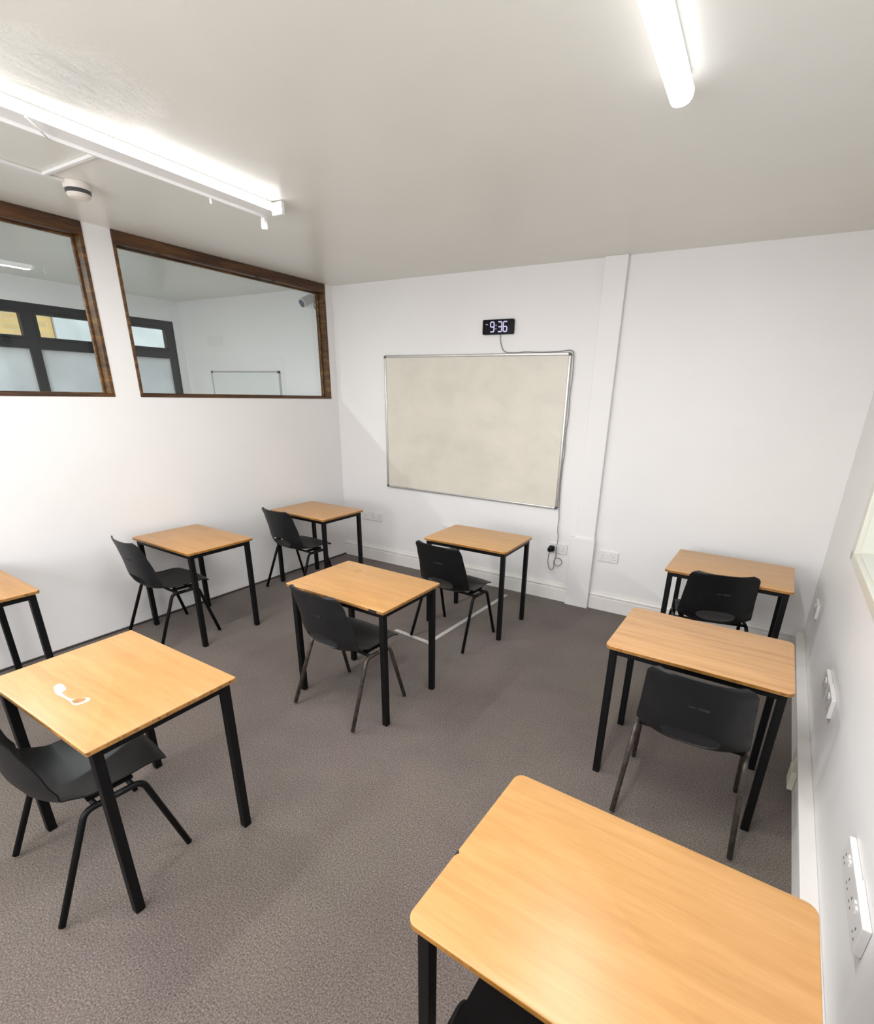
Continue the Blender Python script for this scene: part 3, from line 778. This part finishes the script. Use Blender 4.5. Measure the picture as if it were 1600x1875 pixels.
ln = MB().lathe([(.036, .086), (.036, .0895)], (0, 0, 0), 24).build('lens_face', plain('blue_grey_lens', (.08, .11, .14), .25), cc, loc=(-.022, -.095, -.025)); ln.rotation_mode = 'QUATERNION'; ln.rotation_quaternion = q
MB().tube(spline([(-.035, -.012, .075), (-.02, -.02, .03), (-.005, -.03, -.03), (-.02, -.02, -.075), (.005, -.012, -.115)], 8), .004, 8).build('camera_cable', M['cable'], cc)
MB().tube(spline([(-.03, -.012, .075), (.005, -.02, .02), (.015, -.022, -.03), (0, -.015, -.08)], 8), .004, 8).build('camera_cable', M['cable'], cc)

# ------------------------------------------------------------------ outside the adjoining room
ob = empty('brick_building', (-6.4, -4.5, 0)); tag(ob, 'yellow brick building seen through the far window at the left', 'building')
MB().box(-.4, 0, -4, 4.82, 0, 6).build('brick_wall', M['brick'], ob)
tag(MB().box(-6.75, -6.35, .33, 6, 0, 5).build('rendered_wall', M['render_grey']), 'pale grey rendered wall outside the far window', 'wall')
for i, (yy, wd, zc) in enumerate(((-.42, .05, 1), (.10, .05, 1), (.34, .10, 1))):
    pass
struct(MB().box(-9, XA - .4, -9, 7, -.1, -.02).build('ground', M['render_grey']))

# ------------------------------------------------------------------ tape on the carpet
def strip(name, a, b, wd, label):
    a, b = Vector(a), Vector(b); t = (b - a).normalized(); n = Vector((-t.y, t.x)) * wd / 2
    tag(MB().prism([tuple(a + n), tuple(a - n), tuple(b - n), tuple(b + n)], .0004, .0016, 'z').build(name, M['tape']), label, 'tape')
strip('floor_tape', (2.040, -1.385), (2.125, -.152), .036, 'long strip of silver tape on the carpet under the table below the whiteboard')
strip('floor_tape', (1.700, -1.325), (2.020, -1.362), .036, 'short strip of silver tape on the carpet meeting the long strip at a corner')

# ------------------------------------------------------------------ world, camera, colour management
wd = bpy.data.worlds.new('daylight'); SC.world = wd; wd.use_nodes = True
bg = wd.node_tree.nodes['Background']; bg.inputs['Color'].default_value = (.80, .90, 1.0, 1); bg.inputs['Strength'].default_value = 2.0

cam = bpy.data.cameras.new('camera'); co = bpy.data.objects.new('camera', cam); COL.objects.link(co); SC.camera = co
cam.sensor_fit = 'HORIZONTAL'; cam.sensor_width = 36; cam.lens = 914.42 * 36 / 1600
cam.shift_x = (800 - 842.41) / 1600; cam.shift_y = (1064.18 - 937.5) / 1600
cam.clip_start = .02
def cam_axes(yaw, pitch, roll):
    y, p, r = (math.radians(a) for a in (yaw, pitch, roll))
    f = Vector((-math.sin(y) * math.cos(p), math.cos(y) * math.cos(p), math.sin(p)))
    r0 = Vector((math.cos(y), math.sin(y), 0)); u0 = r0.cross(f)
    return r0 * math.cos(r) + u0 * math.sin(r), -r0 * math.sin(r) + u0 * math.cos(r), f
rr, uu, ff = cam_axes(29.5097, -20.4698, 1.4873)
co.matrix_world = Matrix(((rr.x, uu.x, -ff.x, 3.9072), (rr.y, uu.y, -ff.y, -4.2009), (rr.z, uu.z, -ff.z, 1.7684), (0, 0, 0, 1)))

vs = SC.view_settings; vs.view_transform = 'Standard'; vs.look = 'None'; vs.gamma = 1; vs.use_curve_mapping = False; vs.exposure = 0.40
SC.display_settings.display_device = 'sRGB'
SC.cycles.adaptive_threshold = .02; SC.cycles.max_bounces = 8; SC.cycles.diffuse_bounces = 5; SC.cycles.glossy_bounces = 3; SC.cycles.transparent_max_bounces = 12
